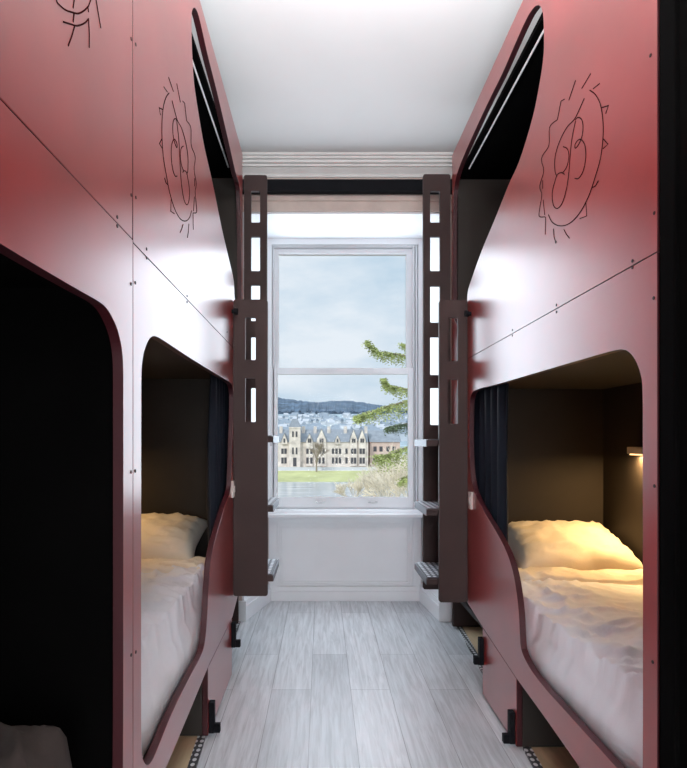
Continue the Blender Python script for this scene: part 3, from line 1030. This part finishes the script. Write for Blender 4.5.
for (a, b), (c, d) in zip(ridge, ridge[1:]):
    n_ = max(2, int((c - a) / 1.5))
    for k in range(n_):
        dense.append((a + (c - a) * k / n_, b + (d - b) * k / n_ + rnd.uniform(-0.5, 0.5)))
for (px, py) in dense:
    lo_.append(bm.verts.new(E(px, 411.5 + rnd.uniform(-1.2, 1.6), 1390)))
    hi_.append(bm.verts.new(E(px, py, 2000)))
    bk_.append(bm.verts.new(E(px, py, 2000) + Vector((0, 500, -60))))
for i in range(len(dense) - 1):
    bm.faces.new((lo_[i], lo_[i + 1], hi_[i + 1], hi_[i]))
    bm.faces.new((hi_[i], hi_[i + 1], bk_[i + 1], bk_[i]))
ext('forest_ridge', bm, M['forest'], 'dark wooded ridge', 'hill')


def hill_z(y):
    rows = [(240, -4.5), (400, 2), (600, 10), (900, 30), (1200, 52), (1400, 66)]
    for (a, b), (c, d) in zip(rows, rows[1:]):
        if a <= y <= c:
            return b + (d - b) * (y - a) / (c - a)
    return 66


# far town: little pitched-roof houses, tree clumps between
def house_bm(wd, dp, h, rh):
    bm = nb()
    box(bm, -wd / 2, wd / 2, -dp / 2, dp / 2, -3, h)
    return bm


def roof_bm(wd, dp, h, rh):
    bm = nb()
    e = 0.4
    v = [bm.verts.new(p) for p in [(-wd / 2 - e, -dp / 2 - e, h), (wd / 2 + e, -dp / 2 - e, h), (wd / 2 + e, dp / 2 + e, h), (-wd / 2 - e, dp / 2 + e, h), (-wd / 2 - e, 0, h + rh), (wd / 2 + e, 0, h + rh)]]
    for f in ((0, 1, 5, 4), (2, 3, 4, 5), (0, 4, 3), (1, 2, 5), (3, 2, 1, 0)):
        bm.faces.new([v[i] for i in f])
    return bm


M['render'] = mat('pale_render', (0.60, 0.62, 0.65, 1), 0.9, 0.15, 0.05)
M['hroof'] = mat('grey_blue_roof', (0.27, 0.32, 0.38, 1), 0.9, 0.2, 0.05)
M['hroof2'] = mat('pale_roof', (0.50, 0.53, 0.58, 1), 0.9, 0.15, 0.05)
protos = []
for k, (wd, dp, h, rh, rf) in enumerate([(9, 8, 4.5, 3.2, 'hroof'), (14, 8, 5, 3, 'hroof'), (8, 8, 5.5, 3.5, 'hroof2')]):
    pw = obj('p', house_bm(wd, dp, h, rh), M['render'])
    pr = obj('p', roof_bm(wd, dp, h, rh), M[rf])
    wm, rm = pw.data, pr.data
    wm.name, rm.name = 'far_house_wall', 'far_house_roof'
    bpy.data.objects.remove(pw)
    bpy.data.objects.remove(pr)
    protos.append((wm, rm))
taken = []
i = 0
while len(taken) < 190 and i < 6000:
    i += 1
    y = 330 + 900 * rnd.random() ** 0.8
    px = rnd.uniform(262, 425)
    x = xof(px, y)
    if any((x - a) ** 2 + (y - b) ** 2 < 18.5 ** 2 for a, b in taken):
        continue
    taken.append((x, y))
    wm, rm = protos[rnd.choice((0, 0, 1, 2))]
    h = thing('house', 'tiny pale house among many on the hazy hillside town', 'house', (x, y, hill_z(y)), 'houses of the hillside town')
    h.rotation_euler = (0, 0, rnd.uniform(-0.7, 0.7))
    for nm, me in (('wall', wm), ('roof', rm)):
        o = bpy.data.objects.new(nm, me)
        C.objects.link(o)
        o.parent = h

# sandstone terrace across the river
YBd = 175.0
DB = 12.0
bt = thing('sandstone_terrace', 'long gabled sandstone building with a square tower across the river', 'building', tuple(E(330, 466, YBd)))
Bx = lambda px: xof(px, YBd)
Bz = lambda py: zof(py, YBd)
obj('wall', bx(Bx(256), Bx(368), YBd, YBd + DB, Bz(470), Bz(442)), M['stone'], bt)


def roof_run(p0, p1, ye, yr, y0=None, dp=None):
    bm = nb()
    y0 = YBd if y0 is None else y0
    dp = DB if dp is None else dp
    v = [bm.verts.new(q) for q in [(Bx(p0), y0 - 0.3, Bz(ye)), (Bx(p1), y0 - 0.3, Bz(ye)), (Bx(p1), y0 + dp + 0.3, Bz(ye)), (Bx(p0), y0 + dp + 0.3, Bz(ye)), (Bx(p0), y0 + dp / 2, Bz(yr)), (Bx(p1), y0 + dp / 2, Bz(yr))]]
    for f in ((0, 1, 5, 4), (2, 3, 4, 5), (0, 4, 3), (1, 2, 5), (3, 2, 1, 0)):
        bm.faces.new([v[i] for i in f])
    return bm


obj('roof', roof_run(256, 368, 442, 429), M['slate'], bt)


def window_mesh(wd, h):
    bm = nb()
    box(bm, -wd / 2, wd / 2, -0.06, 0.05, 0, h)
    return bm


_wm = {}


def bwin(px, y0, y1, wd=0.75, yy=0.0):
    key = (round(wd, 2), round(y1 - y0, 1))
    if key not in _wm:
        o = obj('window', window_mesh(wd, (y1 - y0) * YBd / F), M['pane_dark'])
        _wm[key] = o.data
        bpy.data.objects.remove(o)
    o = bpy.data.objects.new('window', _wm[key])
    C.objects.link(o)
    o.parent = bt
    o.location = Vector((Bx(px), YBd - yy, Bz(y1))) - Vector(bt.location)


def gable(px, hw, base, eave, tip, proj=0.7):
    bm = nb()
    y0, y1 = YBd - proj, YBd + DB / 2
    pr = [(Bx(px - hw), Bz(base)), (Bx(px + hw), Bz(base)), (Bx(px + hw), Bz(eave)), (Bx(px), Bz(tip)), (Bx(px - hw), Bz(eave))]
    a = [bm.verts.new((x, y0, z)) for x, z in pr]
    b = [bm.verts.new((x, y1, z)) for x, z in pr]
    bm.faces.new(a)
    bm.faces.new(b[::-1])
    for i in range(5):
        bm.faces.new((a[i], a[(i + 1) % 5], b[(i + 1) % 5], b[i]))
    gw = obj('gable', bm, M['stone'], bt)
    bm = nb()
    for s in (-1, 1):
        e = 0.25
        q = [(Bx(px + s * (hw + 0.6)), Bz(eave + 0.8)), (Bx(px), Bz(tip - 0.3)), (Bx(px), Bz(tip - 1.3)), (Bx(px + s * (hw + 0.6)), Bz(eave - 0.2))]
        hexa(bm, [(x, y0 + 0.12, z) for x, z in q], [(x, y1, z) for x, z in q])
    obj('gable_roof', bm, M['slate'], gw)


for g in ((309.5, 3.2, 466, 441, 434), (321.5, 4.6, 466, 440, 429.5), (337.5, 2.6, 444, 441, 435.5), (353.5, 3.6, 466, 440, 430), (362.0, 3.6, 466, 440, 430), (284.5, 2.8, 444, 441, 434)):
    gable(*g)
# tower
bm = nb()
box(bm, Bx(289.5), Bx(300.5), YBd - 1.6, YBd + 3, Bz(470), Bz(427))
box(bm, Bx(289), Bx(301), YBd - 1.75, YBd + 3.1, Bz(428.4), Bz(427.2))
box(bm, Bx(289.2), Bx(300.8), YBd - 1.7, YBd + 3.1, Bz(443), Bz(442.2))
tw = obj('tower', bm, M['stone'], bt)
bm = nb()
c = ((Bx(289) + Bx(301)) / 2, YBd + 0.7)
base = [bm.verts.new(q) for q in [(Bx(289), YBd - 1.75, Bz(427.2)), (Bx(301), YBd - 1.75, Bz(427.2)), (Bx(301), YBd + 3.1, Bz(427.2)), (Bx(289), YBd + 3.1, Bz(427.2))]]
mid = [bm.verts.new(q) for q in [(Bx(292.5), YBd - 0.4, Bz(419)), (Bx(297.5), YBd - 0.4, Bz(419)), (Bx(297.5), YBd + 1.8, Bz(419)), (Bx(292.5), YBd + 1.8, Bz(419))]]
bm.faces.new(base[::-1])
bm.faces.new(mid)
for i in range(4):
    bm.faces.new((base[i], base[(i + 1) % 4], mid[(i + 1) % 4], mid[i]))
tube(bm, [(Bx(297.3), YBd + 0.5, Bz(419)), (Bx(297.3), YBd + 0.5, Bz(414))], 0.16, 5)
obj('tower_roof', bm, M['slate'], tw)
for px, w_ in ((303, 1.6), (315, 1.5), (329, 1.6), (346, 1.6), (367, 1.4), (280, 1.4)):
    obj('chimney', bx(Bx(px) - w_ / 3.2, Bx(px) + w_ / 3.2, YBd + 4, YBd + 6, Bz(436), Bz(426)), M['stone'], bt)
for px in (282.5, 285.5, 307.5, 311.5, 319.6, 323.4, 333, 336.5, 340, 346.5, 352, 355, 360.5, 363.5):
    yy = 0.72 if (306 < px < 313 or 317 < px < 327 or 350 < px < 366) else 0.02
    bwin(px, 448.5, 453.8, 0.72, yy)
    bwin(px, 457.5, 463.5, 0.72, yy)
for px, yy in ((308.7, 0.72), (310.6, 0.72), (320.4, 0.72), (322.6, 0.72), (337.5, 0.72), (352.6, 0.72), (354.5, 0.72), (361, 0.72), (363, 0.72), (284.5, 0.72)):
    bwin(px, 438.6, 442.6, 0.5, yy)
for px in (293.2, 296.8):
    bwin(px, 431.5, 437, 0.5, 1.65)
    bwin(px, 447.5, 454, 0.5, 1.65)
bwin(295, 457.5, 466, 1.0, 1.65)

# pinkish house right of the terrace
b2 = thing('pink_stone_house', 'pinkish stone house right of the terrace, behind bare bushes', 'building', tuple(E(384, 466, 180)))
obj('wall', bx(xof(370, 180), xof(400, 180), 180, 190, zof(470, 180), zof(442, 180)), M['stone_pink'], b2)
bm = nb()
v = [bm.verts.new(q) for q in [(xof(369, 180), 179.6, zof(442, 180)), (xof(401, 180), 179.6, zof(442, 180)), (xof(401, 180), 190.4, zof(442, 180)), (xof(369, 180), 190.4, zof(442, 180)), (xof(369, 180), 185, zof(430, 180)), (xof(401, 180), 185, zof(430, 180))]]
for f in ((0, 1, 5, 4), (2, 3, 4, 5), (0, 4, 3), (1, 2, 5), (3, 2, 1, 0)):
    bm.faces.new([v[i] for i in f])
obj('roof', bm, M['slate'], b2)
for px in (375, 381, 388, 394):
    for y0, y1 in ((446.5, 451.5), (456, 462)):
        obj('window', bx(xof(px, 180) - 0.5, xof(px, 180) + 0.5, 179.94, 180.05, zof(y1, 180), zof(y0, 180)), M['pane_dark'], b2)

# low white riverside wall
o = obj('riverside_wall', bx(-70, 60, 167.5, 168, -7.4, -6.35), M['render'])
origin_to(o, (0, 167.7, -7.4))
tag(o, 'low pale riverside wall in front of the sandstone building', 'wall')


# bare trees and bushes
def grow(bm, p, d, ln, r, depth, rg, spread, seg=4, rmin=0.02):
    q = p + d * ln
    mid = (p + q) / 2 + Vector((rg.uniform(-1, 1), rg.uniform(-1, 1), rg.uniform(-1, 1))) * ln * 0.06
    tube(bm, [p, mid, q], max(r, rmin), seg, max(r * 0.65, rmin), cap=False)
    if depth == 0:
        return
    for k in range(rg.choice((2, 3, 3))):
        nd = (d + Vector((rg.uniform(-1, 1), rg.uniform(-1, 1), rg.uniform(-0.4, 0.7))) * spread).normalized()
        grow(bm, p.lerp(q, rg.uniform(0.55, 1.0)), nd, ln * rg.uniform(0.62, 0.85), r * 0.62, depth - 1, rg, spread, 3, rmin)


def bare_tree(px, pyb, Y, height, name, label, seed, depth, spread, stems, m, group=None, rmin=0.02, r0=0.12):
    rg = random.Random(seed)
    base = E(px, pyb, Y)
    t = thing(name, label, 'tree' if 'tree' in name else 'bush', tuple(base), group)
    bm = nb()
    if stems == 1:
        tube(bm, [base + Vector((0, 0, 0.05)), base + Vector((0, 0, height * 0.28))], r0, 6, r0 * 0.8)
        obj('trunk', bm, m, t)
        bm = nb()
        for k in range(5):
            a = rg.uniform(0, 6.28)
            grow(bm, base + Vector((0, 0, height * (0.2 + 0.02 * k))), Vector((math.cos(a) * 0.5, math.sin(a) * 0.5, 1)).normalized(), height * 0.24, r0 * 0.6, depth, rg, spread, 4, rmin)
    else:
        for k in range(stems):
            a = rg.uniform(0, 6.28)
            grow(bm, base + Vector((rg.uniform(-1, 1), rg.uniform(-1, 1), -0.5)) * height * 0.06, Vector((math.cos(a) * 0.55, math.sin(a) * 0.55, 1)).normalized(), height * 0.27, r0 * 0.5, depth, rg, spread, 4, rmin)
    obj('branches', bm, m, t)
    return t


bare_tree(316.5, 474.5, 163, 11.0, 'bare_tree', 'bare young tree on the grass bank before the sandstone building', 3, 4, 0.55, 1, M['bark'], rmin=0.045, r0=0.30)
for k, (px, Y, hgt, lab) in enumerate([(402, 63, 10.5, 'tall pale bare bush at the lower right corner of the window view'),
                                       (388, 75, 9.5, 'pale bare bush in the middle of the riverside clump'),
                                       (370, 85, 6.8, 'pale bare bush left of the middle of the riverside clump'),
                                       (352, 92, 5.2, 'low pale bare bush at the left end of the riverside clump'),
                                       (416, 52, 8.5, 'pale bare bush behind the window jamb at right')]):
    zg = -4.2 - (Y - 20) * 2.8 / 40 if Y < 60 else -7.0 - (Y - 60) * 1.6 / 32
    bare_tree(px, VY + (HC - zg) * F / Y, Y, hgt, 'bare_bush', lab, 20 + k, 5, 0.66, 8, M['twig'], 'bare riverside bushes', rmin=0.02, r0=0.10)

# conifer close to the window: trunk right of the opening, drooping boughs reach into the view
YT = 14.0
tr_x = xof(446, YT)
ct = thing('conifer', 'green conifer outside, its drooping boughs reaching into the right of the window', 'tree', (tr_x, YT, -3.9))
bm = nb()
tube(bm, [(tr_x, YT, -4.0), (tr_x + 0.05, YT, 0), (tr_x, YT, 6.0)], 0.22, 10, 0.06)
obj('trunk', bm, M['bark'], ct, smooth=True)


def bough(pts, seed, dens, hang, mname):
    rg = random.Random(seed)
    spine = [Vector(p) for p in pts]
    bm = nb()
    fine = []
    for a, b in zip(spine, spine[1:]):
        for k in range(8):
            fine.append(a.lerp(b, k / 8))
    fine.append(spine[-1])
    tube(bm, fine, 0.035, 5, 0.006)
    br = obj('bough', bm, M['bark'], ct)
    bm = nb()
    L_ = len(fine)
    for i in range(2, L_):
        p = fine[i]
        tip = i / L_
        for k in range(dens):
            side = rg.choice((-1, 1))
            ln = hang * (1.05 - 0.75 * tip) * rg.uniform(0.5, 1.1)
            dirv = Vector((rg.uniform(-0.5, 0.3), rg.uniform(-0.9, 0.9), rg.uniform(-1.0, 0.05))).normalized()
            p0 = p + Vector((rg.uniform(-.04, .04), rg.uniform(-.04, .04), rg.uniform(-.02, .03)))
            n = 7
            for s in range(n):
                c0 = p0 + dirv * ln * s / n + Vector((0, 0, -0.25 * ln * (s / n) ** 2))
                a = rg.uniform(0, 6.28)
                u = Vector((math.cos(a), math.sin(a) * 0.8, rg.uniform(-0.7, 0.2))).normalized() * rg.uniform(0.04, 0.075)
                wv = u.cross(Vector((rg.uniform(-1, 1), rg.uniform(-1, 1), rg.uniform(-1, 1)))).normalized() * 0.011
                v = [bm.verts.new(c0 - wv), bm.verts.new(c0 + u * 0.6 + wv), bm.verts.new(c0 + u), bm.verts.new(c0 + u * 0.5 - wv * 1.5)]
                bm.faces.new(v)
    obj('needles', bm, M[mname], br, recalc=False)


def bl(pxs, Y0, Y1):
    n = len(pxs) - 1
    return [tuple(E(px, py, Y0 + (Y1 - Y0) * i / n)) for i, (px, py) in enumerate(pxs)]


bough([(tr_x, YT, zof(372, YT))] + bl([(415, 358), (395, 354), (378, 352), (367, 341)], 13.9, 13.5), 1, 10, 0.42, 'needle')
bough([(tr_x, YT, zof(360, YT))] + bl([(420, 350), (402, 344)], 13.9, 13.2), 2, 10, 0.38, 'needle')
bough([(tr_x, YT, zof(400, YT))] + bl([(418, 392), (400, 388), (388, 386), (383, 379)], 13.8, 13.3), 3, 10, 0.38, 'needle')
bough([(tr_x, YT, zof(392, YT))] + bl([(420, 398), (400, 403), (380, 409), (364, 414), (356, 417)], 13.8, 13.0), 4, 11, 0.52, 'needle')
bough([(tr_x, YT, zof(420, YT))] + bl([(418, 422), (400, 425), (386, 428)], 14.2, 14.6), 5, 10, 0.45, 'needle2')
bough([(tr_x, YT, zof(440, YT))] + bl([(420, 444), (402, 449), (388, 455), (377, 456)], 13.8, 13.0), 6, 11, 0.85, 'needle')
bough([(tr_x, YT, zof(470, YT))] + bl([(424, 470), (408, 476), (400, 482)], 13.8, 13.3), 7, 7, 0.40, 'needle')
for k in range(22):   # the rest of the crown, around the trunk
    a = rnd.uniform(-1.9, 1.9)
    z = -1.5 + k * 0.33
    ln = max(0.4, 2.6 - 0.3 * (z + 1.5)) * rnd.uniform(0.75, 1.0)
    dv = Vector((math.cos(a), math.sin(a), 0))
    p = Vector((tr_x, YT, z))
    bough([p, p + dv * ln * 0.5 + Vector((0, 0, -0.1)), p + dv * ln + Vector((0, 0, -0.15))], 50 + k, 4, 0.4, rnd.choice(('needle', 'needle2')))
